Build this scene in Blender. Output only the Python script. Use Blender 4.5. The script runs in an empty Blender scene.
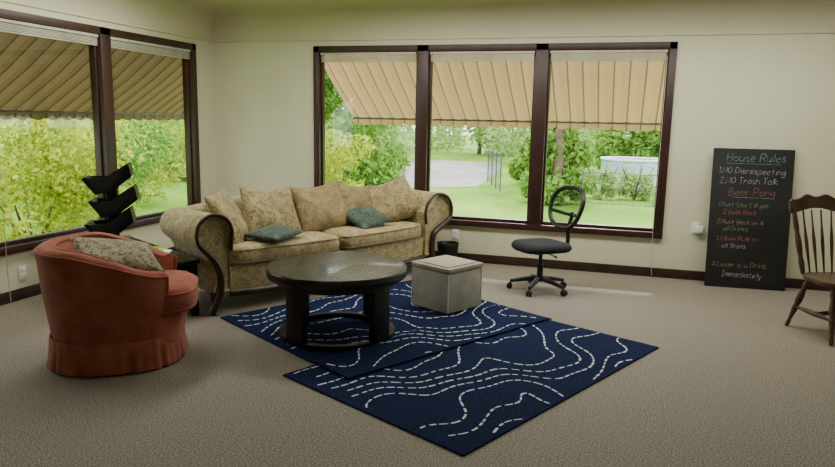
import bpy, bmesh, math, random
import numpy as np
from mathutils import Vector, Matrix
random.seed(4); rng=np.random.default_rng(7)
C=bpy.context.scene.collection
H=1.55; D=7.182; LX=-4.735; RX=3.6; FY=-2.6; COVE=2.41; CEIL=2.76; GZ=-0.5
rad=math.radians
# ------------------------------------------------------------------ materials
def lin(c): 
    return tuple(((x/255)/12.92 if x/255<=.04045 else ((x/255+.055)/1.055)**2.4) for x in c)+(1,)
def newmat(name):
    m=bpy.data.materials.new(name); m.use_nodes=True; nt=m.node_tree
    return m,nt,nt.nodes['Principled BSDF']
def mat(name,c1,c2=None,scale=8,rough=.6,metal=0,bump=0,bscale=60,detail=4,stretch=None,spec=None,coat=0,lo=.35,hi=.65,sheen=0):
    m,nt,b=newmat(name); N=nt.nodes; Lk=nt.links
    b.inputs['Roughness'].default_value=rough; b.inputs['Metallic'].default_value=metal
    if spec is not None: b.inputs['Specular IOR Level'].default_value=spec
    if coat: b.inputs['Coat Weight'].default_value=coat; b.inputs['Coat Roughness'].default_value=.08
    if sheen: b.inputs['Sheen Weight'].default_value=sheen
    tc=N.new('ShaderNodeTexCoord'); mp=N.new('ShaderNodeMapping'); Lk.new(tc.outputs['Object'],mp.inputs['Vector'])
    if stretch: mp.inputs['Scale'].default_value=stretch
    n=N.new('ShaderNodeTexNoise'); n.inputs['Scale'].default_value=scale; n.inputs['Detail'].default_value=detail
    Lk.new(mp.outputs[0],n.inputs['Vector'])
    r=N.new('ShaderNodeValToRGB'); r.color_ramp.elements[0].position=lo; r.color_ramp.elements[1].position=hi
    c2=c2 or tuple(min(255,x*1.12) for x in c1)
    r.color_ramp.elements[0].color=lin(c1); r.color_ramp.elements[1].color=lin(c2)
    Lk.new(n.outputs['Fac'],r.inputs[0]); Lk.new(r.outputs[0],b.inputs['Base Color'])
    if bump:
        n2=N.new('ShaderNodeTexNoise'); n2.inputs['Scale'].default_value=bscale; n2.inputs['Detail'].default_value=3
        Lk.new(mp.outputs[0],n2.inputs['Vector'])
        bp=N.new('ShaderNodeBump'); bp.inputs['Strength'].default_value=bump; bp.inputs['Distance'].default_value=.01
        Lk.new(n2.outputs['Fac'],bp.inputs['Height']); Lk.new(bp.outputs[0],b.inputs['Normal'])
    return m
def brocade(name,ca,cb,cc,scale=9):
    m,nt,b=newmat(name); N=nt.nodes; Lk=nt.links
    b.inputs['Roughness'].default_value=.75; b.inputs['Sheen Weight'].default_value=.15
    tc=N.new('ShaderNodeTexCoord'); n=N.new('ShaderNodeTexNoise'); n.inputs['Scale'].default_value=scale*.7
    Lk.new(tc.outputs['Object'],n.inputs['Vector'])
    mx=N.new('ShaderNodeMixRGB'); mx.blend_type='ADD'; mx.inputs[0].default_value=.25
    Lk.new(tc.outputs['Object'],mx.inputs[1]); Lk.new(n.outputs['Color'],mx.inputs[2])
    v=N.new('ShaderNodeTexVoronoi'); v.inputs['Scale'].default_value=scale; v.feature='SMOOTH_F1'
    Lk.new(mx.outputs[0],v.inputs['Vector'])
    w=N.new('ShaderNodeTexNoise'); w.inputs['Scale'].default_value=scale*2.5; w.inputs['Detail'].default_value=2; w.inputs['Distortion'].default_value=1.5
    Lk.new(tc.outputs['Object'],w.inputs['Vector'])
    r=N.new('ShaderNodeValToRGB'); e=r.color_ramp.elements
    e[0].position=.18; e[0].color=lin(ca); e[1].position=.62; e[1].color=lin(cb)
    Lk.new(v.outputs['Distance'],r.inputs[0])
    r2=N.new('ShaderNodeValToRGB'); r2.color_ramp.elements[0].position=.5; r2.color_ramp.elements[1].position=.56
    Lk.new(w.outputs['Fac'],r2.inputs[0])
    m2=N.new('ShaderNodeMixRGB'); Lk.new(r2.outputs[0],m2.inputs[0]); Lk.new(r.outputs[0],m2.inputs[1]); m2.inputs[2].default_value=lin(cc)
    Lk.new(m2.outputs[0],b.inputs['Base Color'])
    bp=N.new('ShaderNodeBump'); bp.inputs['Strength'].default_value=.25; bp.inputs['Distance'].default_value=.01
    Lk.new(w.outputs['Fac'],bp.inputs['Height']); Lk.new(bp.outputs[0],b.inputs['Normal'])
    return m
M_wall=mat('wall_paint',(207,204,174),(211,208,180),scale=2,rough=.85,bump=.05,bscale=90)
M_ceil=mat('ceiling_paint',(206,199,172),(210,203,178),scale=2,rough=.9,bump=.08,bscale=60)
M_carpet=mat('carpet_loop',(76,70,62),(164,152,135),scale=130,rough=.7,bump=.22,bscale=160,detail=5,lo=.38,hi=.62)
M_frame=mat('window_wood',(42,20,15),(60,30,22),scale=6,rough=.45,stretch=(1,1,.3))
M_base=mat('baseboard_wood',(40,22,17),(56,32,24),scale=5,rough=.5)
M_black=mat('black_plastic',(12,12,14),(20,20,22),scale=20,rough=.45)
M_blackfab=mat('black_fabric',(16,17,22),(28,29,36),scale=120,rough=.9,bump=.3,bscale=200)
M_espresso=mat('espresso_wood',(9,8,9),(25,22,23),scale=5,rough=.22,stretch=(1,7,1),coat=.2,detail=6,bump=.35,bscale=22)
M_gloss=mat('polished_wood',(22,17,15),(34,26,23),scale=5,rough=.08,coat=1,detail=3)
M_legwood=mat('dark_table_wood',(12,10,11),(20,16,17),scale=6,rough=.4,stretch=(3,3,.6))
M_carved=mat('carved_wood',(38,23,15),(66,40,26),scale=12,rough=.4)
M_sofa=brocade('sofa_brocade',(150,135,94),(178,162,116),(136,120,82),10)
M_cush=brocade('cushion_brocade',(112,93,56),(154,134,90),(126,106,66),12)
M_cush2=brocade('cushion_brocade_light',(136,119,76),(166,150,104),(120,103,62),9)
M_green=brocade('green_cushion',(46,64,52),(76,94,76),(36,54,46),16)
M_salmon=mat('salmon_velvet',(144,80,64),(166,98,80),scale=7,rough=1,bump=.3,bscale=40,sheen=.15,spec=.08)
M_floral=brocade('floral_cushion',(134,116,88),(158,142,112),(84,78,54),11)
M_ottl=mat('ottoman_fabric',(158,154,142),(172,168,156),scale=9,rough=.85,bump=.2,bscale=40)
M_ott2=mat('ottoman_lid',(156,148,130),(170,162,144),scale=10,rough=.7)
M_oak=mat('chair_wood',(54,35,24),(90,61,41),scale=7,rough=.4,stretch=(2,2,.5))
M_board=mat('chalk_slate',(20,19,20),(32,30,30),scale=3,rough=.8)
M_white=mat('white_plastic',(224,222,212),(230,228,220),rough=.5)
M_blind=mat('blind_slats',(172,168,154),(194,190,176),scale=4,rough=.6)
M_bark=mat('bark',(90,74,58),(120,102,82),scale=8,rough=.95,bump=.5,bscale=20)
M_lawn=mat('lawn',(96,134,40),(130,160,60),scale=.35,rough=.95,detail=8,spec=.1)
M_asph=mat('asphalt',(134,132,128),(152,150,146),scale=1.2,rough=.9)
M_fence=mat('fence_metal',(60,70,72),(90,98,98),rough=.5)
M_pool=mat('pool_wall',(130,158,176),(176,192,200),scale=3,rough=.6,stretch=(1,1,6))
def plain(name,c,rough=.9):
    return mat(name,tuple(x*.55 for x in c),c,scale=60,rough=rough)
M_rug=mat('rug_navy',(14,22,52),(27,39,78),scale=70,rough=.95,bump=.5,bscale=160,spec=.1)
M_rugline=mat('rug_line',(170,184,196),(220,228,234),scale=60,rough=.9)
def leafmat(name,ca,cb):
    m,nt,b=newmat(name); N=nt.nodes; Lk=nt.links
    g=N.new('ShaderNodeNewGeometry'); r=N.new('ShaderNodeValToRGB')
    r.color_ramp.elements[0].color=lin(ca); r.color_ramp.elements[1].color=lin(cb)
    Lk.new(g.outputs['Random Per Island'],r.inputs[0])
    d=N.new('ShaderNodeBsdfDiffuse'); t=N.new('ShaderNodeBsdfTranslucent'); mx=N.new('ShaderNodeMixShader'); mx.inputs[0].default_value=.45
    Lk.new(r.outputs[0],d.inputs[0]); Lk.new(r.outputs[0],t.inputs[0]); Lk.new(d.outputs[0],mx.inputs[1]); Lk.new(t.outputs[0],mx.inputs[2])
    Lk.new(mx.outputs[0],N['Material Output'].inputs[0]); N.remove(b); return m
M_leafY=leafmat('leaf_yellow',(104,138,30),(214,212,80))
M_leafG=leafmat('leaf_green',(80,124,48),(158,190,90))
M_leafL=leafmat('leaf_pale',(126,162,90),(204,218,152))
def awnmat(name,ca,cb,axis,period=.23,trans=.5):
    m,nt,b=newmat(name); N=nt.nodes; Lk=nt.links
    tc=N.new('ShaderNodeTexCoord'); sx=N.new('ShaderNodeSeparateXYZ'); Lk.new(tc.outputs['Object'],sx.inputs[0])
    dv=N.new('ShaderNodeMath'); dv.operation='DIVIDE'; dv.inputs[1].default_value=period; Lk.new(sx.outputs[axis],dv.inputs[0])
    fr=N.new('ShaderNodeMath'); fr.operation='FRACT'; Lk.new(dv.outputs[0],fr.inputs[0])
    r=N.new('ShaderNodeValToRGB'); r.color_ramp.interpolation='LINEAR'; e=r.color_ramp.elements
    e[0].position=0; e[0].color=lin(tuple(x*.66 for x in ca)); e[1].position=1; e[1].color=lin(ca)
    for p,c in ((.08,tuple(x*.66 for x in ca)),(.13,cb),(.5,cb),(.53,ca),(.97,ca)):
        q=e.new(p); q.color=lin(c)
    Lk.new(fr.outputs[0],r.inputs[0])
    d=N.new('ShaderNodeBsdfDiffuse'); t=N.new('ShaderNodeBsdfTranslucent'); mx=N.new('ShaderNodeMixShader'); mx.inputs[0].default_value=trans
    Lk.new(r.outputs[0],d.inputs[0]); Lk.new(r.outputs[0],t.inputs[0]); Lk.new(d.outputs[0],mx.inputs[1]); Lk.new(t.outputs[0],mx.inputs[2])
    Lk.new(mx.outputs[0],N['Material Output'].inputs[0]); N.remove(b); return m
PB=.165
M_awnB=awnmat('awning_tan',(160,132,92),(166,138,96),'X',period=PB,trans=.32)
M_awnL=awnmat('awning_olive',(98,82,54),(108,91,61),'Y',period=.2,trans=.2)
def glassmat():
    m,nt,b=newmat('window_glass'); N=nt.nodes; Lk=nt.links
    t=N.new('ShaderNodeBsdfTransparent'); t.inputs[0].default_value=(.97,.98,.97,1); g=N.new('ShaderNodeBsdfGlossy'); g.inputs['Roughness'].default_value=.02
    mx=N.new('ShaderNodeMixShader'); mx.inputs[0].default_value=.02
    Lk.new(t.outputs[0],mx.inputs[1]); Lk.new(g.outputs[0],mx.inputs[2]); Lk.new(mx.outputs[0],N['Material Output'].inputs[0]); N.remove(b); return m
M_glass=glassmat()
def meshmat():
    m,nt,b=newmat('chair_mesh'); N=nt.nodes; Lk=nt.links
    d=N.new('ShaderNodeBsdfDiffuse'); d.inputs[0].default_value=(.02,.02,.025,1); t=N.new('ShaderNodeBsdfTransparent')
    mx=N.new('ShaderNodeMixShader'); tc=N.new('ShaderNodeTexCoord'); ck=N.new('ShaderNodeTexChecker'); ck.inputs['Scale'].default_value=220
    ck.inputs[1].default_value=(.85,.85,.85,1); ck.inputs[2].default_value=(.25,.25,.25,1)
    Lk.new(tc.outputs['Object'],ck.inputs['Vector']); Lk.new(ck.outputs['Color'],mx.inputs[0])
    Lk.new(d.outputs[0],mx.inputs[1]); Lk.new(t.outputs[0],mx.inputs[2]); Lk.new(mx.outputs[0],N['Material Output'].inputs[0]); N.remove(b); return m
M_mesh=meshmat()
# ------------------------------------------------------------------ helpers
def add(name,v,f,mats,parent=None,sharp=38,fm=None,smooth=True,label=None):
    me=bpy.data.meshes.new(name); me.from_pydata([tuple(p) for p in v],[],[tuple(q) for q in f]); 
    if not isinstance(mats,(list,tuple)): mats=[mats]
    for m in mats: me.materials.append(m)
    if fm is not None: me.polygons.foreach_set('material_index',fm)
    me.validate(); me.update()
    bm=bmesh.new(); bm.from_mesh(me); bmesh.ops.recalc_face_normals(bm,faces=bm.faces); bm.to_mesh(me); bm.free()
    if smooth:
        me.polygons.foreach_set('use_smooth',[True]*len(me.polygons)); me.set_sharp_from_angle(angle=rad(sharp))
    o=bpy.data.objects.new(name,me); C.objects.link(o)
    if parent: o.parent=parent
    if label: o['label']=label
    return o
def thing(name,label,cat,loc=(0,0,0),rz=0,group=None):
    o=bpy.data.objects.new(name,None); o.empty_display_size=.1; C.objects.link(o)
    o.location=loc; o.rotation_euler=(0,0,rz); o['label']=label; o['category']=cat
    if group: o['group']=group
    return o
def struct(o): o['kind']='structure'; return o
class G:
    def __init__(s): s.v=[]; s.f=[]; s.m=[]
    def put(s,v,f,mi=0,M=None):
        n=len(s.v)
        s.v+= [tuple(M@Vector(p)) for p in v] if M is not None else [tuple(p) for p in v]
        s.f+=[tuple(i+n for i in q) for q in f]; s.m+=[mi]*len(f); return s
    def add(s,name,mats,parent=None,**k): return add(name,s.v,s.f,mats,parent,fm=s.m,**k)
def box(c,s,bev=0,seg=2):
    bm=bmesh.new(); bmesh.ops.create_cube(bm,size=1)
    for v in bm.verts: v.co=Vector((v.co.x*s[0],v.co.y*s[1],v.co.z*s[2]))
    if bev: bmesh.ops.bevel(bm,geom=bm.edges[:],offset=bev,segments=seg,profile=.5,affect='EDGES')
    bm.verts.index_update()
    v=[(p.co.x+c[0],p.co.y+c[1],p.co.z+c[2]) for p in bm.verts]; f=[[q.index for q in fc.verts] for fc in bm.faces]; bm.free(); return v,f
def loft(rings,cap=True,closed=True):
    v=[];f=[];n=len(rings[0])
    for r in rings: v+=list(r)
    for i in range(len(rings)-1):
        for j in range(n if closed else n-1):
            a=i*n+j; b=i*n+(j+1)%n; f.append((a,b,b+n,a+n))
    if cap: f.append(tuple(range(n))[::-1]); f.append(tuple(range((len(rings)-1)*n,len(rings)*n)))
    return v,f
def circ(r,z,n=32,cx=0,cy=0): return [(cx+r*math.cos(2*math.pi*i/n),cy+r*math.sin(2*math.pi*i/n),z) for i in range(n)]
def lathe(prof,n=28,cx=0,cy=0): return loft([circ(max(r,.0005),z,n,cx,cy) for r,z in prof])
def tube(pts,r,n=10,flat=1.0,up=None):
    pts=[Vector(p) for p in pts]; rr=r if isinstance(r,(list,tuple)) else [r]*len(pts)
    rings=[]; prev=None
    for i,p in enumerate(pts):
        t=(pts[min(i+1,len(pts)-1)]-pts[max(i-1,0)]).normalized()
        if prev is None:
            a=Vector(up) if up else (Vector((0,0,1)) if abs(t.z)<.9 else Vector((1,0,0)))
        else: a=prev
        x=(a-t*a.dot(t)).normalized(); y=t.cross(x); prev=x
        rings.append([tuple(p+x*math.cos(2*math.pi*k/n)*rr[i]+y*math.sin(2*math.pi*k/n)*rr[i]*flat) for k in range(n)])
    return loft(rings)
def smoothpts(pts,k=6):
    P=[Vector(p) for p in pts]; out=[]
    for i in range(len(P)-1):
        p0=P[max(i-1,0)];p1=P[i];p2=P[i+1];p3=P[min(i+2,len(P)-1)]
        for j in range(k):
            t=j/k; out.append(.5*((2*p1)+(p2-p0)*t+(2*p0-5*p1+4*p2-p3)*t*t+(3*p1-p0-3*p2+p3)*t**3))
    out.append(P[-1]); return out
def prism(prof,y0,y1):
    return loft([[(x,y0,z) for x,z in prof],[(x,y1,z) for x,z in prof]])
def sup(a,b,n,th):
    c,s=math.cos(th),math.sin(th)
    return (a*math.copysign(abs(c)**(2/n),c), b*math.copysign(abs(s)**(2/n),s))
def supring(a,b,z,n=4,N=48,cy=0): return [(*[q+(cy if k else 0) for k,q in enumerate(sup(a,b,n,2*math.pi*i/N))],z) for i in range(N)]
def pillow(w,h,t,n=22,wob=.02,seed=0,slump=0):
    r=random.Random(seed); ph=[r.uniform(0,6) for _ in range(4)]
    v=[];f=[]
    for sgn in (1,-1):
        for i in range(n+1):
            for j in range(n+1):
                u=-1+2*i/n; q=-1+2*j/n
                th=(max(0,1-abs(u)**2.4)*max(0,1-abs(q)**2.4))**.5
                x=u*w/2*(1-.05*(1-q*q)+slump*.1*(-q)); y=q*h/2*(1-.05*(1-u*u))-slump*.03*(1-u*u)*(q+1)/2*1.0
                z=sgn*th*t/2*(1-slump*.35*q)+wob*(math.sin(2.2*u+ph[0])*math.sin(1.9*q+ph[1]))*th+wob*.35*math.sin(7*u+ph[2])*math.sin(6*q+ph[3])*th
                v.append((x,y,z))
    m=(n+1)**2
    for s in (0,1):
        for i in range(n):
            for j in range(n):
                a=s*m+i*(n+1)+j; q=(a,a+n+1,a+n+2,a+1); f.append(q if s==0 else q[::-1])
    return v,f
def pillow_thing(name,label,cat,rot,w,h,t,m,seed,group=None,slump=0,wob=.02):
    v,f=pillow(w,h,t,seed=seed,slump=slump,wob=wob)
    o=add(name,v,f,m,sharp=180); 
    b=bmesh.new(); b.from_mesh(o.data); bmesh.ops.remove_doubles(b,verts=b.verts,dist=.0008); bmesh.ops.recalc_face_normals(b,faces=b.faces); b.to_mesh(o.data); b.free()
    o.matrix_world=rot
    o['label']=label; o['category']=cat
    if group:o['group']=group
    return o
# ------------------------------------------------------------------ camera
yaw,pitch,roll=rad(16.77),rad(9.64),rad(1.14)
fw=Vector((-math.sin(yaw)*math.cos(pitch),math.cos(yaw)*math.cos(pitch),-math.sin(pitch)))
rt=Vector((math.cos(yaw),math.sin(yaw),0)); up=rt.cross(fw)
r2=rt*math.cos(roll)+up*math.sin(roll); u2=-rt*math.sin(roll)+up*math.cos(roll)
cam=bpy.data.cameras.new('camera'); co=bpy.data.objects.new('camera',cam); C.objects.link(co)
Mx=Matrix.Identity(4)
for i in range(3): Mx[i][0]=r2[i]; Mx[i][1]=u2[i]; Mx[i][2]=-fw[i]
Mx[0][3]=0;Mx[1][3]=0;Mx[2][3]=H
co.matrix_world=Mx; cam.sensor_width=36; cam.sensor_fit='HORIZONTAL'; cam.lens=674.5/835*36; cam.clip_start=.05; cam.clip_end=300
bpy.context.scene.camera=co
# ------------------------------------------------------------------ room
ZT,ZB=2.335,.401
BX0,BX1=-3.429,.428; BM=(-2.139,-.865)
LY0,LY1=2.60,6.80; LM=(3.99,5.39)
T=.16
g=G()
def rb(g,x0,x1,y0,y1,z0,z1,mi=0,bev=0): g.put(*box(((x0+x1)/2,(y0+y1)/2,(z0+z1)/2),(x1-x0,y1-y0,z1-z0),bev),mi)
TOP=CEIL+.1
rb(g,LX-T,BX0,D,D+T,-.05,TOP); rb(g,BX1,RX+T,D,D+T,-.05,TOP); rb(g,BX0,BX1,D,D+T,-.05,ZB); rb(g,BX0,BX1,D,D+T,ZT,TOP)
struct(g.add('wall_back',M_wall,smooth=False))
g=G(); rb(g,LX-T,LX,FY-T,LY0,-.05,TOP); rb(g,LX-T,LX,LY1,D,-.05,TOP); rb(g,LX-T,LX,LY0,LY1,-.05,ZB); rb(g,LX-T,LX,LY0,LY1,ZT,TOP)
struct(g.add('wall_left',M_wall,smooth=False))
g=G(); rb(g,RX,RX+T,FY-T,D,-.05,TOP); struct(g.add('wall_right',M_wall,smooth=False))
g=G(); rb(g,LX,RX,FY-T,FY,-.05,TOP); struct(g.add('wall_front',M_wall,smooth=False))
g=G(); rb(g,LX-T,RX+T,FY-T,D+T,-.12,0); struct(g.add('floor',M_carpet,smooth=False))
RC=CEIL-COVE; rings=[]
for k in range(11):
    a=k/10*math.pi/2; ins=RC*(1-math.cos(a)); z=COVE+RC*math.sin(a)
    rings.append([(LX+ins,FY+ins,z),(RX-ins,FY+ins,z),(RX-ins,D-ins,z),(LX+ins,D-ins,z)])
v,f=loft(rings,cap=False); n=len(v); f.append((n-4,n-3,n-2,n-1))
oc=add('ceiling',v,f,M_ceil,sharp=40); struct(oc)
g=G(); rb(g,LX-T,RX+T,FY-T,D+T,TOP,TOP+.1); struct(g.add('trim_2',M_wall,smooth=False))
g=G()
for (x0,x1,y0,y1) in ((LX,RX,D-.014,D),(LX,LX+.014,FY,D)): rb(g,x0,x1,y0,y1,COVE-.018,COVE+.004,bev=.004)
struct(g.add('trim_1',M_ceil))
g=G(); rb(g,LX,RX,D-.018,D,0,.095,bev=.004); struct(g.add('baseboard_back',M_base))
g=G(); rb(g,LX,LX+.018,FY,D-.018,0,.095,bev=.004); struct(g.add('baseboard_left',M_base))
def window(name,horiz,a0,a1,mull):
    def B(g,a_0,a_1,d0,d1,z0,z1,bev=.004):
        if horiz: rb(g,a_0,a_1,D+d0,D+d1,z0,z1,bev=bev)
        else: rb(g,LX-d1,LX-d0,a_0,a_1,z0,z1,bev=bev)
    g=G(); w=.07
    B(g,a0,a1,-.025,.12,ZT-w,ZT); B(g,a0,a1,-.035,.12,ZB,ZB+w*.9)
    B(g,a0,a0+w,-.025,.12,ZB,ZT); B(g,a1-w,a1,-.025,.12,ZB,ZT)
    for m in mull: B(g,m-.065,m+.065,-.025,.12,ZB,ZT)
    edges=[a0+w]+[q for m in mull for q in (m-.065,m+.065)]+[a1-w]
    for i in range(0,len(edges),2):
        e0,e1=edges[i],edges[i+1]; s=.022
        B(g,e0,e0+s,.03,.09,ZB+w*.9,ZT-w); B(g,e1-s,e1,.03,.09,ZB+w*.9,ZT-w)
        B(g,e0,e1,.03,.09,ZB+w*.9,ZB+w*.9+s*1.4); B(g,e0,e1,.03,.09,ZT-w-s,ZT-w)
    o=struct(g.add(name,M_frame))
    g=G()
    for i in range(0,len(edges),2): B(g,edges[i],edges[i+1],.06,.063,ZB+.05,ZT-.05,bev=0)
    gl=g.add('glass',M_glass,parent=o,smooth=False)
    for i in range(0,len(edges),2):
        e0,e1=edges[i]+.012,edges[i+1]-.012
        t=thing('window_blind','raised off-white slatted blind gathered at window top','blind',(0,0,0),0,'raised blinds on the windows')
        g=G(); B(g,e0,e1,-.012,.026,ZT-w-.028,ZT-w-.002); g.add('headrail',M_blind,parent=t)
        g=G()
        for k in range(5): B(g,e0+.01,e1-.01,-.008+.003*(k%2),.022,ZT-w-.042-k*.011,ZT-w-.036-k*.011,bev=0)
        B(g,e0+.01,e1-.01,-.006,.022,ZT-w-.104,ZT-w-.092)
        g.add('slat_stack',M_blind,parent=t,smooth=False)
    return edges
eb=window('window_1',True,BX0,BX1,BM)
el=window('window_2',False,LY0,LY1,LM)
def cord(name,pts,label):
    o=add(name,*tube(smoothpts(pts),.0028,6),M_blind); o['label']=label; o['category']='cord'
cord('blind_cord',[(.34,D-.045,2.2),(.342,D-.045,1.2),(.335,D-.045,.5),(.345,D-.045,.12),(.36,D-.05,.02)],'thin white blind cord hanging down to the carpet')
cord('blind_cord',[(LX+.05,4.12,2.2),(LX+.05,4.13,1.0),(LX+.05,4.12,.3),(LX+.05,4.13,.02)],'thin white cord hanging beside the side window')
def outlet(horiz,a,z,label):
    t=thing('wall_outlet',label,'outlet'); g=G()
    M=Matrix.Translation((a,D,z)) if horiz else Matrix.Translation((LX,a,z))@Matrix.Rotation(rad(90),4,'Z')
    g.put(*box((0,-.004,0),(.075,.008,.118),.003),0,M); g.add('cover_plate',M_white,parent=t)
    for dz in (-.025,.025): g=G(); g.put(*box((0,-.009,dz),(.034,.004,.028),.002),0,M); g.add('socket',M_white,parent=t)
    return t,M
t,M=outlet(True,.735,.53,'white wall outlet with a small plug-in unit')
g=G(); g.put(*box((.035,-.03,-.01),(.075,.045,.07),.01),0,M); g.add('plug_in_unit',M_white,parent=t)
outlet(True,-1.72,.30,'white wall outlet under the large window')
outlet(False,4.30,.22,'white wall outlet on the side wall')
# ------------------------------------------------------------------ exterior
g=G(); rb(g,-70,60,-20,90,GZ-.1,GZ)
o=g.add('lawn',M_lawn,smooth=False); o['label']='sunlit green lawn around the house'; o['category']='lawn'
v=[(-6.1,19.2,GZ+.01),(-4.3,20.6,GZ+.01),(-4.6,25,GZ+.01),(-5.6,33,GZ+.01),(-12,33,GZ+.01),(-9,24,GZ+.01)]
o=add('driveway',v,[tuple(range(6))],M_asph,smooth=False); o['label']='pale grey paved driveway across the lawn'; o['category']='driveway'
def awning(name,horiz,a0,a1,m,label,out=1.25,zt=2.36,zl=1.47,per=.23):
    t=thing(name,label,'awning')
    def P(a,d,z): return (a,D+T+d,z) if horiz else (LX-T-d,a,z)
    n=int((a1-a0)/(per/4)); v=[];f=[]
    for i in range(n+1):
        a=a0+(a1-a0)*i/n; w=.012*math.cos(2*math.pi*a/per)
        for d,z in ((0.0,zt),(out*.5,(zt+zl)/2+.01),(out,zl+.08)): v.append(P(a,d,z+w))
    for i in range(n):
        for j in range(2): q=i*3+j; f.append((q,q+3,q+4,q+1))
    add('canopy',v,f,m,parent=t,sharp=80)
    v=[];f=[]
    for i in range(n+1):
        a=a0+(a1-a0)*i/n
        v+= [P(a,out,zl+.09),P(a,out+.005,zl+.015-.03*abs(math.sin(math.pi*a/per)))]
    for i in range(n): f.append((2*i,2*i+2,2*i+3,2*i+1))
    add('scalloped_valance',v,f,m,parent=t)
    g=G(); g.put(*tube([P(a0,out-.01,zl+.075),P(a1,out-.01,zl+.075)],.012,8))
    g.add('front_bar',M_fence,parent=t)
awning('window_awning',True,-3.52,.75,M_awnB,'tan metal window awning with scalloped edge, sunlit',per=PB)
awning('window_awning',False,1.2,8.6,M_awnL,'olive striped window awning with scalloped edge',out=1.2,per=.2)
def foliage(blobs,n,size,seed):
    r=np.random.default_rng(seed); tot=sum(b[3]**2 for b in blobs); V=[]
    for (x,y,z,R,sz) in blobs:
        k=max(20,int(n*R*R/tot)); d=r.normal(size=(k,3)); d/=np.linalg.norm(d,axis=1)[:,None]
        rr=R*(1.12-.55*r.random(k)**1.3)[:,None]; p=d*rr*np.array([1,1,sz])+np.array([x,y,z])+r.normal(size=(k,3))*R*.07
        a=r.normal(size=(k,3)); a/=np.linalg.norm(a,axis=1)[:,None]
        b=np.cross(a,d+.3*r.normal(size=(k,3))); b/=np.linalg.norm(b,axis=1)[:,None]+1e-9
        s=size*(.6+.8*r.random(k))[:,None]
        V.append(np.stack([p-a*s,p+b*s*.45,p+a*s,p-b*s*.45],axis=1).reshape(-1,3))
    V=np.concatenate(V)
    m=len(V)//4; F=np.arange(m*4).reshape(m,4)
    return V,F
def plant(name,label,cat,x,y,blobs,n,size,m,seed,trunk=None,group=None):
    t=thing(name,label,cat,(x,y,GZ),0,group)
    V,F=foliage(blobs,n,size,seed); V[:,2]=np.maximum(V[:,2],.02)
    me=bpy.data.meshes.new('foliage'); me.from_pydata(V.tolist(),[],F.tolist()); me.materials.append(m); me.update()
    o=bpy.data.objects.new('foliage',me); C.objects.link(o); o.parent=t
    if trunk:
        g=G(); g.put(*tube([(0,0,0),(.05,0,trunk*.5),(0,.05,trunk)],[.14,.11,.07],10)); g.add('trunk',M_bark,parent=t)
    else:
        for k in range(5):
            a=k*1.26; g=G(); g.put(*tube([(0,0,0),(.2*math.cos(a),.2*math.sin(a),.4),(.45*math.cos(a),.45*math.sin(a),.9)],[.03,.022,.012],6)); g.add('stem',M_bark,parent=t)
def shrub(x,y,h,w,m,seed,n=3500,size=.07,label='leafy green garden shrub'):
    r=random.Random(seed); b=[]
    for k in range(18): b.append((r.uniform(-w,w)*.7,r.uniform(-w,w)*.6,r.uniform(.15,.9)*h,r.uniform(.2,.38)*w,1.0))
    plant('shrub',label,'shrub',x,y,b,n,size,m,seed,group='shrubs in the yard')
def tree(x,y,h,w,m,seed,low=.5,n=6500,size=.22,label='leafy green tree at the yard edge'):
    r=random.Random(seed); b=[]
    for k in range(24): b.append((r.uniform(-w,w)*.7,r.uniform(-w,w)*.6,low+(h-low)*r.random()**1.3,r.uniform(.22,.42)*w,1.0))
    plant('tree',label,'tree',x,y,b,n,size,m,seed,trunk=h*.7,group='trees around the yard')
shrub(-7.4,5.0,2.3,1.4,M_leafY,1,9000,.045,'yellow-green leafy shrub outside the side window')
shrub(-7.9,7.4,2.2,1.4,M_leafY,2,9000,.045,'yellow-green leafy shrub outside the side window')
shrub(-9.3,10.2,2.2,1.5,M_leafG,3,8000,.05)
shrub(-11.0,13.4,2.3,1.7,M_leafY,4,8000,.055)
shrub(-11.2,7.4,2.6,1.7,M_leafG,6,8000,.06)
for i,(x,y,m) in enumerate([(-15,10.5,M_leafL),(-19,15,M_leafG),(-20,21.5,M_leafL),(-24.5,26,M_leafG),(-27,33,M_leafL),(-14,18.5,M_leafL)]):
    tree(x,y,6,2.8,m,20+i,low=.3,size=.12,n=12000)
shrub(-4.9,10.9,1.9,.85,M_leafY,5,7000,.04,'yellow-green flowering shrub by the big window')
for i,(x,y,w,h,m) in enumerate([(-8.1,19.5,1.7,4.5,M_leafG),(-9.8,25,2.2,5,M_leafL),(-2.6,22.5,1.0,4,M_leafG),(-1.6,17.5,.9,4,M_leafG),(-14,31,3.4,6,M_leafL),
        (-20,37,3.6,7,M_leafG),(-8.5,41,4,7,M_leafL),(-3.4,34,2.8,7,M_leafL),(3.2,31,2.8,7,M_leafG),(2.5,24,1.3,4,M_leafL),(9,36,3.5,7,M_leafL),(-27,44,4.5,8,M_leafL),(-15,47,4.5,8,M_leafG),(-1,46,4.5,8,M_leafL),(.3,26.5,1.5,3.2,M_leafG)]):
    tree(x,y,h,w,m,40+i,low=.3,size=.055+.0022*y,n=9000)
for i,(x,y) in enumerate([(-.55,19.0),(1.25,18.2),(.35,19.2)]):
    shrub(x,y,.8,.5,M_leafL,70+i,3000,.045)
t=thing('swimming_pool','pale blue above-ground pool behind shrubs','pool',(.35,22,GZ))
g=G(); g.put(*loft([circ(1.0,0,40),circ(1.02,.5,40),circ(1.0,.95,40),circ(.95,.95,40),circ(.95,.8,40)])); g.add('pool_wall',M_pool,parent=t)
g=G(); g.put(*loft([circ(1.04,.93,40),circ(1.04,.98,40),circ(.93,.98,40),circ(.93,.93,40),circ(1.04,.93,40)],cap=False)); g.add('rim',M_white,parent=t)
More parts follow.
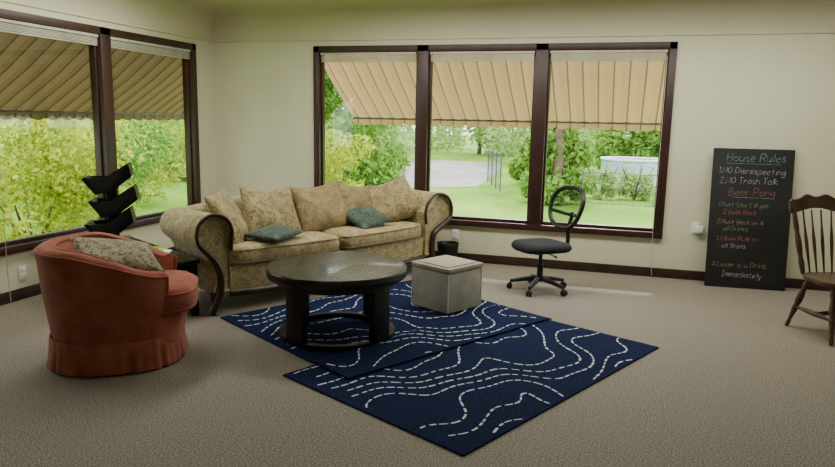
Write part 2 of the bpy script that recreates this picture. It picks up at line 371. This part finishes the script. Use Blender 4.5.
def fence(x0,y0,x1,y1,h,label,step=1.6):
    t=thing('wire_fence',label,'fence'); n=max(1,int(math.hypot(x1-x0,y1-y0)/step))
    for i in range(n+1):
        x=x0+(x1-x0)*i/n;y=y0+(y1-y0)*i/n
        p=add('post',*tube([(x,y,GZ),(x,y,GZ+h)],.02,8),M_fence,parent=t)
    for z in (.15,h-.03): g=G(); g.put(*tube([(x0,y0,GZ+z),(x1,y1,GZ+z)],.01,6)); g.add('rail',M_fence,parent=t)
    g=G(); k=int(math.hypot(x1-x0,y1-y0)/.14)
    for i in range(k): 
        x=x0+(x1-x0)*i/k;y=y0+(y1-y0)*i/k; g.put(*box((x,y,GZ+h/2),(.006,.006,h-.1)))
    o=g.add('wire_infill',M_fence,parent=t,smooth=False); o['kind']='stuff'
fence(-4.3,22.3,-3.4,19.6,1.1,'dark metal fence section beside the driveway',step=.9)
fence(-.9,16.6,1.6,16.4,.9,'grey wire fence at the end of the lawn')
# ------------------------------------------------------------------ rugs
def field(x,y,s):
    return x+.22*math.sin(3.1*y+1.8*math.sin(2.3*x+s)+s)+.10*math.sin(6.3*y+4*x+2*s)+.07*math.sin(9*x-5*y+s)+.14*math.sin(1.3*y+3*s)+.035*math.sin(15*y+6*x)
def rug(name,corner,ux,uy,w,h,seed,zf,label,thick=.01):
    NX,NY=44,44; v=[];f=[]
    def Wd(x,y): return (corner[0]+ux[0]*x+uy[0]*y, corner[1]+ux[1]*x+uy[1]*y)
    def zz(x,y): return zf(*Wd(x,y))
    for s in (0,1):
        for i in range(NX+1):
            for j in range(NY+1):
                x=w*i/NX;y=h*j/NY; v.append((*Wd(x,y),zz(x,y)+.001+(thick if s else 0)))
    m=(NX+1)*(NY+1)
    for s in (0,1):
        for i in range(NX):
            for j in range(NY):
                a=s*m+i*(NY+1)+j; f.append((a,a+NY+1,a+NY+2,a+1))
    for i in range(NX):
        for j in (0,NY): a=i*(NY+1)+j; f.append((a,a+NY+1,a+NY+1+m,a+m))
    for j in range(NY):
        for i in (0,NX): a=i*(NY+1)+j; f.append((a,a+1,a+1+m,a+m))
    fm=[0]*len(f); rr=random.Random(int(seed*10))
    F=lambda x,y: field(x,y,seed)
    def grad(x,y,e=1e-3): return ((F(x+e,y)-F(x-e,y))/(2*e),(F(x,y+e)-F(x,y-e))/(2*e))
    used={} ; cell=.07
    def near(x,y):
        i,j=int(x//cell),int(y//cell)
        return any((px-x)**2+(py-y)**2<.052**2 for a in (-1,0,1) for b in (-1,0,1) for (px,py) in used.get((i+a,j+b),[]))
    lv=.185; st=.0125; inside=lambda x,y: .015<x<w-.015 and .015<y<h-.015
    for sx in range(16):
        for sy in range(18):
            x=w*(sx+.5)/16; y=h*(sy+.5)/18; L=round(F(x,y)/lv)*lv
            for _ in range(8):
                gx,gy=grad(x,y); q=gx*gx+gy*gy+1e-6; d=(F(x,y)-L)/q; d=max(-.1,min(.1,d)); x-=gx*d*.9; y-=gy*d*.9
            if not inside(x,y) or abs(F(x,y)-L)>.01 or near(x,y): continue
            path=[]
            for sgn in (1,-1):
                px,py=x,y; seg=[]
                for k in range(500):
                    gx,gy=grad(px,py); q=math.hypot(gx,gy)
                    if q<.08: break
                    px+=-gy/q*st*sgn; py+=gx/q*st*sgn
                    gx,gy=grad(px,py); qq=gx*gx+gy*gy+1e-6; d=(F(px,py)-L)/qq; px-=gx*d; py-=gy*d
                    if not inside(px,py): break
                    if k>20 and (px-x)**2+(py-y)**2<(st*1.2)**2: break
                    if near(px,py): break
                    seg.append((px,py))
                if sgn==1: path=seg[::-1]+[(x,y)]
                else: path+=seg
            for p in path: used.setdefault((int(p[0]//cell),int(p[1]//cell)),[]).append(p)
            i=0
            while i+6<len(path):
                ln=rr.choice((4,5,5,6)); pts=path[i:i+ln]; i+=ln+rr.choice((0,0,1)); b=len(v); wd=.0062*rr.uniform(.8,1.2)
                for k,(px,py) in enumerate(pts):
                    q0=pts[max(k-1,0)]; q1=pts[min(k+1,len(pts)-1)]; tx,ty=q1[0]-q0[0],q1[1]-q0[1]; L2=math.hypot(tx,ty)+1e-9
                    ww=wd*(.75 if k in (0,len(pts)-1) else 1)
                    for sg in (1,-1):
                        X,Y=px-ty/L2*ww*sg,py+tx/L2*ww*sg; v.append((*Wd(X,Y),zz(X,Y)+thick+.0035))
                for k in range(len(pts)-1): f.append((b+2*k,b+2*k+1,b+2*k+3,b+2*k+2)); fm.append(1)
    me=bpy.data.meshes.new(name); me.from_pydata(v,[],f); me.materials.append(M_rug); me.materials.append(M_rugline); me.polygons.foreach_set('material_index',fm)
    bm=bmesh.new(); bm.from_mesh(me); bmesh.ops.recalc_face_normals(bm,faces=bm.faces); bm.to_mesh(me); bm.free()
    o=bpy.data.objects.new(name,me); C.objects.link(o); o['label']=label; o['category']='rug'; o['group']='navy area rugs'
def unit(x,y): l=math.hypot(x,y); return (x/l,y/l)
bux=unit(1.26,-.61); buy=(-bux[1],bux[0]); Bc=(-1.88,3.48); bw,bh=1.40,2.17
def zfA(x,y):
    dx,dy=x-Bc[0],y-Bc[1]; a=dx*bux[0]+dy*bux[1]; b=dx*buy[0]+dy*buy[1]
    k=min((a+.0)/.05,(bw-a)/.05,(b)/.05,(bh-b)/.05)+1; k=max(0,min(1,k)); return .0145*k
rug('area_rug',Bc,bux,buy,bw,bh,2.3,lambda x,y:0,'navy blue rug with white dashed wavy lines, partly covered')
aux=unit(1.41,-.84); auy=(-aux[1],aux[0]); 
rug('area_rug',(-2.90,4.38),aux,auy,1.66,1.99,5.1,zfA,'navy blue rug with white dashed lines under coffee table')
RUGZ=.0115
# ------------------------------------------------------------------ coffee table
t=thing('coffee_table','round espresso wood coffee table on navy rug','table',(-1.90,4.34,RUGZ+.004))
th=.497
add('tabletop',*lathe([(.0,th-.075),(.47,th-.075),(.49,th-.068),(.497,th-.055),(.497,th-.012),(.49,th-.002),(.48,th),(.0,th)],64),M_espresso,parent=t,sharp=35)
add('apron',*loft([circ(.435,th-.11,64),circ(.435,th-.07,64),circ(.41,th-.07,64),circ(.41,th-.11,64),circ(.435,th-.11,64)],cap=False),M_legwood,parent=t,sharp=35)
add('base_ring',*loft([circ(.415,0,64),circ(.417,.030,64),(circ(.413,.034,64)),circ(.375,.034,64),circ(.37,.03,64),circ(.372,0,64),circ(.415,0,64)],cap=False),M_legwood,parent=t,sharp=35)
for a in (160,250,340,70):
    M=Matrix.Rotation(rad(a),4,'Z'); g=G(); g.put(*box((.395,0,(th-.07+.03)/2),(.05,.165,th-.10),.005),0,M); g.add('leg',M_legwood,parent=t)
# ------------------------------------------------------------------ sofa
SR=rad(61.9); S=(-2.85+.08*.47,5.69+.08*.88); HX=1.10
t=thing('sofa','floral beige brocade sofa with rolled arms and carved wood trim','sofa',(S[0],S[1],0),SR)
Tsofa=Matrix.Translation((S[0],S[1],0))@Matrix.Rotation(SR,4,'Z')
BK=-.15
def bow(v): return [(x,y-(.055*(1-(x/HX)**2)*max(0,min(1,(-y)/.4)) if abs(x)<HX else 0),z) for x,y,z in v]
def armprof(q):
    p=[(0,.16),(0,.40),(-.02,.58)]
    for k in range(0,15):
        a=rad(190-k*17.5); p.append((.135+q+(.155)*math.cos(a)+(0 if k else -q),.645+.155*math.sin(a)))
    p+=[(.19+q*.6,.49),(.145+q*.3,.42),(.115,.30),(.125,.2),(.15,.16)]
    return p
for sg in (-1,1):
    q_=.12 if sg>0 else 0
    ap=armprof(q_)
    prof=[(sg*(HX+o),z) for o,z in ap]
    rings=[]
    cx=sum(p[0] for p in prof)/len(prof); cz=sum(p[1] for p in prof)/len(prof)
    for y,s in ((-.455,.90),(-.47,.96),(-.462,1),(-.2,.97),(.05,.91),(.20,.82),(.22,.76)):
        rings.append([(cx+(x-cx)*s,y,cz+(z-cz)*s+(.02 if y>0 else 0)) for x,z in prof])
    v,f=loft(rings); add('rolled_arm',v,f,M_sofa,parent=t,sharp=50)
    pts=[(.0,.50)]
    for k in range(14):
        a=rad(195-k*19); pts.append((.135+q_*(k/13)+.150*math.cos(a),.645+.150*math.sin(a)))
    pts+=[(.165+q_*.5,.46),(.12,.39),(.095,.30),(.10,.18),(.14,.09),(.17,.03)]
    P=smoothpts([(sg*(HX+o),-.482,z) for o,z in pts],3)
    g=G(); g.put(*tube(P,[.015+.015*min(1,max(0,i-36)/12) for i in range(len(P))],8)); 
    g.add('carved_arm_trim',M_carved,parent=t,sharp=60)
    for y in (-.44,.17):
        g=G(); g.put(*tube([(sg*(HX+.11),y,.17),(sg*(HX+.12),y,.09),(sg*(HX+.14),y-(.02 if y<0 else -.02),.03),(sg*(HX+.15),y-(.03 if y<0 else -.03),0.0)],[.05,.035,.026,.036],12)); g.add('foot',M_carved,parent=t)
rg=[]
nx=24
for i in range(nx+1):
    x=-HX-.02+(2*HX+.04)*i/nx; yb=-.44-.055*max(0,1-(x/HX)**2)
    rg.append([(x,yb,.16),(x,yb-.004,.25),(x,yb,.36),(x,.25,.37),(x,.26,.16)])
add('base',*loft(rg),M_sofa,parent=t,sharp=50)
g=G(); P=smoothpts([(-HX,-.455,.15),(-.7,-.46,.135),(-.3,-.462,.155),(0,-.465,.13),(.3,-.462,.155),(.7,-.46,.135),(HX,-.455,.15)],6)
P=[Vector(p) for p in bow([tuple(p) for p in P])]
g.put(*tube(P,.03,8,flat=.7)); g.add('carved_front_rail',M_carved,parent=t,sharp=60)
def backring(x):
    k=1-(x/1.18)**2; top=.78+.08*k
    yo=.04*(1-k)-BK
    return [(x,.20-yo,.34),(x,.25-yo,.62),(x,.28-yo,top-.05),(x,.31-yo,top-.01),(x,.36-yo,top),(x,.42-yo,top-.02),(x,.46-yo,top-.08),(x,.475+BK,.5),(x,.46+BK,.16),(x,.3+BK,.16)]
v,f=loft([backring(-HX-.07+(HX+.07)*2*i/24) for i in range(25)]); add('back',v,f,M_sofa,parent=t,sharp=60)
def cushion(cx,w,dep,z0,z1,cy):
    rings=[]
    for (s,z) in ((.93,z0),(.985,z0+.02),(1,z0+.05),(1,z1-.06),(.985,z1-.025),(.93,z1-.005),(.8,z1+.012),(.5,z1+.020),(.1,z1+.02)):
        rings.append([(x+cx,y+cy,zz-.012*math.sin((x+.2)*5)*(1 if z>z1-.03 else 0)) for x,y,zz in supring(w/2-(1-s)*.25 if s>.9 else w/2*s,dep/2-(1-s)*.25 if s>.9 else dep/2*s,z,9,64)])
    return loft(rings)
for sg in (-1,1):
    v,f=cushion(sg*HX/2,HX-.01,.62,.365,.50,-.165)
    add('seat_cushion',bow(v),f,M_sofa,parent=t,sharp=50)
    for z in (.385,.485): g=G(); g.put(*tube(bow([(x+sg*HX/2,y-.165,z) for x,y,_ in supring(HX/2-.01,.306,0,9,64)]),.006,6)); g.add('piping',M_cush,parent=t)
def sofapil(x,y,z,w,h,tk,m,tilt,yaw_,rollz,seed,label,name='throw_pillow',grp='brocade back pillows on the sofa',slump=1):
    Rm=Matrix.Rotation(rad(yaw_),4,'Z')@Matrix.Rotation(rad(90-tilt),4,'X')@Matrix.Rotation(rad(rollz),4,'Z')
    pillow_thing(name,label,'cushion',Tsofa@Matrix.Translation((x,y,z))@Rm,w,h,tk,m,seed,grp,slump)
sofapil(-.90,-.09,.70,.56,.53,.20,M_cush2,27,44,6,1,'square gold brocade pillow leaning on the rolled arm')
sofapil(-.46,-.05,.70,.60,.51,.20,M_cush2,24,6,-5,2,'square gold brocade pillow leaning on the sofa back')
sofapil(.10,-.05,.70,.60,.50,.20,M_cush,24,-2,4,3,'square tan brocade pillow leaning on the sofa back')
sofapil(.58,.0,.69,.48,.46,.17,M_cush,20,-4,-8,4,'square tan brocade pillow leaning on the sofa back')
sofapil(.92,-.12,.71,.58,.48,.19,M_cush2,28,-34,18,5,'square gold brocade pillow by the far arm')
sofapil(-.60,-.33,.565,.46,.33,.10,M_green,87,14,10,6,'sage green patterned pillow lying flat on the seat',grp='green pillows on the sofa',slump=0)
sofapil(.50,-.25,.60,.42,.34,.11,M_green,66,-10,18,7,'teal green patterned pillow leaning on other pillows',grp='green pillows on the sofa',slump=0)
# ------------------------------------------------------------------ armchair
AR=rad(122); A=(-3.05,3.47)
t=thing('armchair','salmon velvet barrel armchair with pleated skirt','armchair',(A[0],A[1],0),AR)
Ta=Matrix.Translation((A[0],A[1],0))@Matrix.Rotation(AR,4,'Z')
PH=rad(138); secs=[]; n=56
def outl(phi,a,b): return sup(a,b,2.2,math.pi/2-phi)
for i in range(n+1):
    ph=-PH+2*PH*i/n; k=abs(ph)/PH
    s=max(0,min(1,(k-.44)/.56)); s=s*s*(3-2*s); top=.745-.15*s
    ring=[]
    def pt(sc,z,inset): 
        x,y=outl(ph,.43*sc-inset,.43*sc-inset); return (x,y,z)
    ring+= [pt(.88,.15,0),pt(.93,.3,0),pt(.98,.5*top/.8,0),pt(1.01,top-.1,0),pt(1.02,top-.055,0),pt(1.02,top-.02,0),pt(1.01,top,0.012),pt(1.0,top+.010,.045),pt(.99,top-.003,.09),pt(.99,top-.05,.12),pt(.985,top-.12,.135),pt(.97,.45,.135),pt(.95,.32,.13),pt(.88,.15,.13)]
    secs.append(ring)
v,f=loft(secs); add('barrel_back',v,f,M_salmon,parent=t,sharp=70)
for q in (5,8):
    g=G(); g.put(*tube([s_[q] for s_ in secs],.008,6)); g.add('welt_piping',M_salmon,parent=t)
for e in (0,-1):
    g=G(); g.put(*tube([secs[e][q] for q in range(0,6)],.009,6)); g.add('welt_piping',M_salmon,parent=t)
v,f=loft([supring(.34,.37,.15,3.2,48,-.03),supring(.35,.39,.31,3.2,48,-.03),supring(.34,.38,.33,3.2,48,-.03)]); add('seat_base',v,f,M_salmon,parent=t,sharp=60)
rg=[supring(a,b,z,3.6,56,-.12) for a,b,z in ((.28,.32,.32),(.31,.355,.335),(.32,.37,.37),(.32,.37,.43),(.31,.355,.47),(.28,.32,.49),(.2,.24,.505),(.03,.03,.51))]
add('seat_cushion',*loft(rg),M_salmon,parent=t,sharp=60)
for z in (.35,.455): g=G(); g.put(*tube([(x,y,z) for x,y,_ in supring(.317,.365,0,3.6,56,-.12)],.007,6)); g.add('welt_piping',M_salmon,parent=t)
rings=[]
for (z,fl) in ((.195,.0),(.19,.008),(.10,.012),(.012,.026)):
    r_=[]
    for i in range(240):
        th_=2*math.pi*i/240; x,y=sup(.385+fl,.385+fl,2.5,th_); q=(1-z/.2)
        w=1+ (.004+.022*q)*math.sin(th_*24)*(abs(math.sin(th_*6+.4))**3) + .006*math.sin(th_*37)*q
        r_.append((x*w,y*w,z))
    rings.append(r_)
rings.append([(x*.97,y*.97,.012) for x,y,z in rings[-1]]); rings.append([(x*.95,y*.95,.18) for x,y,z in rings[-1]])
add('pleated_skirt',*loft(rings,cap=False),M_salmon,parent=t,sharp=60)
pillow_thing('throw_pillow','cream floral throw pillow resting in the armchair','cushion',Ta@Matrix.Translation((-.11,-.03,.682))@Matrix.Rotation(rad(-66),4,'Z')@Matrix.Rotation(rad(24),4,'X')@Matrix.Rotation(rad(12),4,'Y'),.50,.34,.10,M_floral,12,wob=.006)
# ------------------------------------------------------------------ side table + rack
a_=Vector((-.88,.47,0)).normalized(); TR=math.atan2(a_.y,a_.x)
t=thing('side_table','low dark wood side table beside the sofa arm','table',(-3.76,4.49,0),TR)
tz=.45
g=G(); g.put(*box((0,0,tz-.018),(1.30,.48,.036),.006)); g.add('tabletop',M_gloss,parent=t)
for c_,s_ in (((0,-.20,tz-.07),(1.02,.02,.07)),((0,.20,tz-.07),(1.02,.02,.07)),((.5,0,tz-.07),(.02,.38,.07)),((-.5,0,tz-.07),(.02,.38,.07))):
    g=G(); g.put(*box(c_,s_)); g.add('apron',M_legwood,parent=t,smooth=False)
for x in (-.60,.60):
    for y in (-.20,.20): g=G(); g.put(*box((x,y,(tz-.036)/2),(.06,.06,tz-.036),.005)); g.add('leg',M_legwood,parent=t)
t=thing('magazine_rack','tall black tiered magazine rack on the side table','rack',(-4.20,4.77,tz),rad(35))
g=G(); g.put(*box((0,0,.012),(.26,.26,.024),.006)); g.add('base',M_black,parent=t)
g=G(); g.put(*box((0,.03,.28),(.09,.05,.52),.005)); g.add('spine',M_black,parent=t)
for k in range(3):
    g=G(); off=(-.01,.03,-.01)[k]
    outer=[(-.10,-.06),(-.20,.075),(-.02,.08),(.16,.20),(.19,.09),(.04,-.03)]
    M=Matrix.Translation((off,0,.09+k*.195))
    g.put(*prism([(-.10,-.06),(-.20,.075),(-.17,.085),(-.085,-.032),(.03,-.002),(.15,.19),(.17,.19),(.19,.09),(.04,-.03)],-.14,.14),0,M)
    for yy in (-.14,.126): g.put(*prism(outer,yy,yy+.014),0,M)
    g.add('bin',M_black,parent=t,smooth=False)
# ------------------------------------------------------------------ ottoman
t=thing('storage_ottoman','light grey cube storage ottoman with tan lid','ottoman',(-1.34,5.32,RUGZ+.003),rad(62))
g=G(); g.put(*box((0,0,.165),(.41,.41,.33),.012,3)); g.add('body',M_ottl,parent=t)
for x in (-.207,.207):
    for y in (-.207,.207): g=G(); g.put(*tube([(x*.985,y*.985,.01),(x*.985,y*.985,.325)],.005,6)); g.add('seam_piping',M_white,parent=t)
g=G(); g.put(*box((0,0,.352),(.425,.425,.04),.01,3)); g.put(*box((0,0,.375),(.36,.36,.012),.004)); g.add('lid',M_ott2,parent=t)
# ------------------------------------------------------------------ waste basket
t=thing('waste_basket','small dark waste basket below the window','basket',(-1.76,6.99,0))
g=G(); g.put(*loft([circ(.095,0,32),circ(.118,.225,32),circ(.122,.23,32),circ(.118,.235,32),circ(.11,.225,32),circ(.09,.01,32)])); g.add('bin_body',M_black,parent=t)
# ------------------------------------------------------------------ office chair
t=thing('office_chair','black task chair with oval mesh back on casters','chair',(-.67,6.18,0),rad(-50))
for k in range(5):
    a=rad(k*72+20); M=Matrix.Rotation(a,4,'Z')
    leg=G(); leg.put(*tube([(.03,0,.115),(.14,0,.10),(.27,0,.075)],[.026,.022,.016],10),0,M); leg.put(*tube([(.265,0,.085),(.265,0,.045)],.008,8),0,M)
    lo=leg.add('base_leg',M_black,parent=t)
    c=G()
    for s in (-.014,.014): c.put(*lathe([(0,-.009),(.02,-.009),(.027,-.006),(.027,.006),(.02,.009),(0,.009)],18),0,M@Matrix.Translation((.275,s,.027))@Matrix.Rotation(rad(90),4,'X'))
    c.put(*box((.27,0,.045),(.03,.012,.03),.004),0,M)
    c.add('caster',M_black,parent=lo)
g=G(); g.put(*lathe([(.0,.09),(.04,.09),(.042,.14),(.028,.145),(.028,.25),(.018,.25),(.018,.36),(0,.36)],20)); g.add('gas_lift',M_black,parent=t)
g=G(); g.put(*box((0,.0,.37),(.18,.22,.03),.008)); g.put(*tube([(.08,0,.37),(.2,0,.365),(.25,0,.36)],[.006,.006,.01],8)); g.add('tilt_mechanism',M_black,parent=t)
rg=[[(x,y,z-.015*max(0,(-y-.12)/.12)**2) for x,y,z in supring(a,b,z0,3.2,48)] for a,b,z0 in ((.20,.19,.385),(.235,.225,.39),(.25,.24,.41),(.25,.24,.43),(.238,.228,.448),(.20,.19,.457),(.1,.1,.452),(.01,.01,.45))]
add('seat',*loft(rg),M_blackfab,parent=t,sharp=60)
add('back_support',*tube(smoothpts([(0,.10,.37),(0,.22,.37),(0,.285,.42),(0,.29,.52),(0,.285,.60)]),.022,10,flat=.6),M_black,parent=t)
def rp(th_,s=1):
    x,z=sup(.235*s,.185*s,2.4,th_); x*=1+.12*z/.2
    return (x, .27-.5*x*x+.10*(z/.2)*.6 , .765+z*1.0)
P=[rp(2*math.pi*i/48) for i in range(49)]
g=G(); g.put(*tube(P,.021,8)); g.add('back_frame',M_black,parent=t)
v=[];f=[]
for j in range(9):
    for i in range(48): v.append(rp(2*math.pi*i/48,max(.01,j/8)))
for j in range(8):
    for i in range(48): a=j*48+i; b=j*48+(i+1)%48; f.append((a,b,b+48,a+48))
add('back_mesh',v,f,M_mesh,parent=t,sharp=180)
g=G(); g.put(*tube([(-.21,.25,.72),(-.08,.30,.70),(0,.31,.695),(.08,.30,.70),(.21,.25,.72)],.016,8)); g.add('lumbar_bar',M_black,parent=t)
g=G(); g.put(*tube(smoothpts([(0,.285,.58),(0,.315,.66),(0,.325,.72)]),.018,8)); g.add('back_strut',M_black,parent=t)
# ------------------------------------------------------------------ chalkboard
bl=Vector((.84,6.945,0)); br=Vector((1.555,6.995,0)); wB=(br-bl).length; hB=1.34
angz=math.atan2(br.y-bl.y,br.x-bl.x); lean=math.asin(.15/hB)
t=thing('chalkboard','large black chalkboard with handwritten rules leaning on wall','chalkboard',tuple(bl),0)
t.matrix_world=Matrix.Translation(bl)@Matrix.Rotation(angz,4,'Z')@Matrix.Rotation(-lean,4,'X')
g=G(); g.put(*box((wB/2,.0135,hB/2),(wB,.02,hB),.003)); g.add('board_panel',M_board,parent=t)
chalk={'w':plain('chalk_white',(166,166,158)),'p':plain('chalk_pink',(164,98,88)),'g':plain('chalk_green',(112,142,114)),'y':plain('chalk_yellow',(150,142,98)),'b':plain('chalk_blue',(122,158,160))}
GL={'H':"0,0 0,10;6,0 6,10;0,5 6,5",'R':"0,0 0,10 4,10 6,8 4,5 0,5;3,5 6,0",'N':"0,0 0,10 6,0 6,10",'O':"3,0 0,3 0,7 3,10 6,7 6,3 3,0",'D':"0,0 0,10 4,9 6,5 4,1 0,0",
'T':"0,10 6,10;3,10 3,0",'B':"0,0 0,10 4,10 5,8 4,5 0,5;4,5 6,3 4,0 0,0",'P':"0,0 0,10 4,10 6,8 4,5 0,5",'M':"0,0 1,10 3,4 5,10 6,0",'S':"6,9 3,10 0,8 1,6 5,4 6,2 3,0 0,1",
'E':"6,10 0,10 0,0 6,0;0,5 5,5",'L':"0,10 0,0 5,0",'I':"3,10 3,0;1,10 5,10;1,0 5,0",'a':"5,5 3,6 0,4 0,2 2,0 5,2;5,6 5,0",'b':"0,10 0,0 3,0 5,3 3,6 0,5",'c':"5,5 3,6 0,4 0,2 3,0 5,1",
'd':"5,10 5,0;5,5 2,6 0,3 2,0 5,1",'e':"0,3 5,4 4,6 2,6 0,3 2,0 5,1",'g':"5,5 2,6 0,3 2,1 5,2;5,6 5,-2 3,-4 0,-3",'h':"0,10 0,0;0,4 3,6 5,4 5,0",'i':"1,6 1,0;1,8 1,8.8",'k':"0,10 0,0;4,6 0,3 5,0",
'l':"1,10 1,0",'m':"0,6 0,0;0,4 2,6 3,4 3,0;3,4 5,6 6,4 6,0",'n':"0,6 0,0;0,4 3,6 5,4 5,0",'o':"2.5,0 0,2 0,4 2.5,6 5,4 5,2 2.5,0",'p':"0,6 0,-4;0,5 3,6 5,3 3,0 0,1",'r':"0,6 0,0;0,4 2,6 4,6",
's':"4,5 2,6 0,5 4,2 3,0 0,1",'t':"2,9 2,1 4,0;0,6 4,6",'u':"0,6 0,2 2,0 5,2;5,6 5,0",'w':"0,6 1,0 3,5 5,0 6,6",'y':"0,6 2,1;5,6 1,-4",'@':"4,4 3,6 2,4 3,3 4,4 6,3 6,7 3,9 0,6 1,1 5,1",
'1':"1,8 3,10 3,0",'2':"0,8 3,10 6,8 0,0 6,0",'3':"0,9 3,10 5,8 3,5 6,2 3,0 0,1",'4':"4,0 4,10 0,3 6,3",'.':"0,0 .6,.8"}
def write(s,size,width,seed,maxw):
    r=random.Random(seed); u=size*.072; x=0; V=[];Fc=[]
    strokes=[]
    for ch in s:
        if ch==' ': x+=4; continue
        mx=0; dy=r.uniform(-.4,.4)
        for st in GL[ch].split(';'):
            P=[tuple(float(q) for q in p.split(',')) for p in st.split(' ')]; mx=max(mx,max(p[0] for p in P))
            P=[Vector((x+p[0]+r.uniform(-.2,.2)+p[1]*.15,p[1]+dy+r.uniform(-.2,.2),0))*u for p in P]
            if len(P)>2 and ch not in 'NMTEHL': P=smoothpts(P,3)
            strokes.append(P)
        x+=mx+2.0
    k=min(1,maxw/(x*u))
    for P in strokes:
        P=[Vector((p.x*k,p.y,0)) for p in P]; b=len(V)
        for i,p in enumerate(P):
            tv=P[min(i+1,len(P)-1)]-P[max(i-1,0)]; tv=tv.normalized() if tv.length>0 else Vector((1,0,0)); nrm=Vector((-tv.y,tv.x,0))*width*r.uniform(.75,1.2)/2
            V+= [tuple(p+nrm),tuple(p-nrm)]
        for i in range(len(P)-1): Fc.append((b+2*i,b+2*i+1,b+2*i+3,b+2*i+2))
    return V,Fc
lines=[('House Rules',.12,1.215,.100,'b'),('1.NO Disrespecting',.05,1.105,.074,'w'),('2.NO Trash Talk',.07,1.005,.074,'w'),('Beer Pong',.16,.89,.090,'p'),
('1.Must Start @ get',.07,.785,.056,'g'),('2 Balls Back',.12,.710,.056,'p'),('2.Must Beat on 4',.07,.62,.056,'y'),('all Drinks',.13,.55,.056,'g'),
('3.Elbow Rule on',.07,.455,.056,'p'),('all Shots',.13,.385,.056,'w'),('4.Loser is a Drink',.05,.20,.064,'y'),('Immediately',.14,.11,.070,'w')]
for n_,(s,x,z,sz,c) in enumerate(lines):
    v,f=write(s,sz*1.05,.0050 if sz>.065 else .0042,n_,wB-x-.03)
    o=add('chalk_writing',v,f,chalk[c],parent=t,smooth=False)
    o.matrix_local=Matrix.Translation((x,.0025,z))@Matrix.Rotation(rad(90),4,'X')@Matrix.Rotation(rad((.6,-.8,.5,1,-.6)[n_%5]),4,'Z')
    o['label']='handwritten chalk line of text'
for c_,l_ in ((.36,.48),(.38,.38)):
    g=G(); g.put(*box((c_,.0025,1.197 if l_==.48 else .875),(l_,.001,.0035))); g.add('chalk_underline',chalk['b'],parent=t,smooth=False)
# ------------------------------------------------------------------ windsor chair
t=thing('wooden_chair','brown wooden spindle-back dining chair','chair',(1.60,5.62,0),rad(24))
sh=.44
rg=[[(x*(1+.12*(-y)/.2*.5),y,z) for x,y,z in supring(a,b,z0,3,48)] for a,b,z0 in ((.19,.19,sh-.04),(.215,.21,sh-.03),(.22,.215,sh-.015),(.215,.21,sh),(.18,.18,sh-.004),(.1,.1,sh-.012),(.01,.01,sh-.013))]
add('seat',*loft(rg),M_oak,parent=t,sharp=60)
def turned(p0,p1,rs,n=12):
    p0=Vector(p0);p1=Vector(p1); k=len(rs); return tube([p0+(p1-p0)*i/(k-1) for i in range(k)],rs,n)
for sx in (-1,1):
    for sy in (-1,1):
        add('leg',*turned((sx*.14,sy*.13,sh-.03),(sx*.20,sy*.245,0),[.014,.020,.025,.018,.023,.026,.026,.019,.024,.019,.016,.013,.016,.013]),M_oak,parent=t)
for sx in (-1,1): add('stretcher',*turned((sx*.175,-.20,.17),(sx*.175,.20,.17),[.01,.014,.018,.021,.018,.014,.01]),M_oak,parent=t)
add('stretcher',*turned((-.175,0,.17),(.175,0,.17),[.01,.014,.018,.021,.018,.014,.01]),M_oak,parent=t)
for sx in (-1,1):
    add('back_post',*turned((sx*.165,.17,sh-.01),(sx*.21,.30,.93),[.014,.018,.021,.015,.021,.023,.021,.015,.020,.018,.016,.014]),M_oak,parent=t)
for i in range(4):
    u=-1+2*(i+1)/5
    add('spindle',*turned((u*.155,.18+.015*(1-u*u),sh-.01),(u*.20,.29+.035*(1-u*u),.91),[.006,.007,.009,.012,.013,.010,.007,.006,.006]),M_oak,parent=t)
rings=[]
for i in range(25):
    u=-1+2*i/24; x=u*.245; y=.295+.04*(1-u*u); zt_=.985+.035*(1-u*u)-.012*math.cos(u*9)-(.02 if abs(u)>.97 else 0); zb_=.905+.02*math.cos(u*3)+(.015 if abs(u)>.97 else 0)
    rings.append([(x,y-.01,zb_),(x,y+.008,zb_),(x,y+.022,zt_),(x,y+.013,zt_+.005),(x,y+.004,zt_)])
add('crest_rail',*loft(rings),M_oak,parent=t,sharp=50)
# ------------------------------------------------------------------ lights
w=bpy.data.worlds.new('world'); bpy.context.scene.world=w; w.use_nodes=True; bg=w.node_tree.nodes['Background']
bg.inputs[0].default_value=(.90,.96,1,1); bg.inputs[1].default_value=6.2
def light(typ,name,loc,rot,energy,color=(1,1,1),**k):
    l=bpy.data.lights.new(name,typ); l.energy=energy; l.color=color
    for a,b in k.items(): setattr(l,a,b)
    o=bpy.data.objects.new(name,l); C.objects.link(o); o.location=loc; o.rotation_euler=rot; return o
light('SUN','sun',(0,20,20),(rad(-56.0),rad(0),rad(0)),5.2,(1,.95,.84),angle=rad(4.5))
p=light('AREA','window_portal',((BX0+BX1)/2,D+.2,(ZB+ZT)/2),(rad(-90),0,0),1,shape='RECTANGLE',size=3.8,size_y=1.9); p.data.cycles.is_portal=True
p=light('AREA','window_portal',(LX-.2,(LY0+LY1)/2,(ZB+ZT)/2),(0,rad(-90),0),1,shape='RECTANGLE',size=1.9,size_y=4.2); p.data.cycles.is_portal=True
light('AREA','rear_fill',(-.2,-.6,2.70),(0,0,0),15,(1,1,.95),shape='RECTANGLE',size=4.5,size_y=2.5)  # weak fill added overhead behind the camera, no fixture there
light('AREA','window_side_fill',(-.4,5.9,2.70),(rad(0),0,0),120,(1,1,.92),shape='RECTANGLE',size=4.8,size_y=.5)  # fill added out of frame to boost light from the back window side
light('AREA','window_side_fill',(-3.9,4.4,2.70),(0,rad(0),0),50,(1,1,.92),shape='RECTANGLE',size=.5,size_y=2.6)  # added fill along the left window, not an actual ceiling lamp
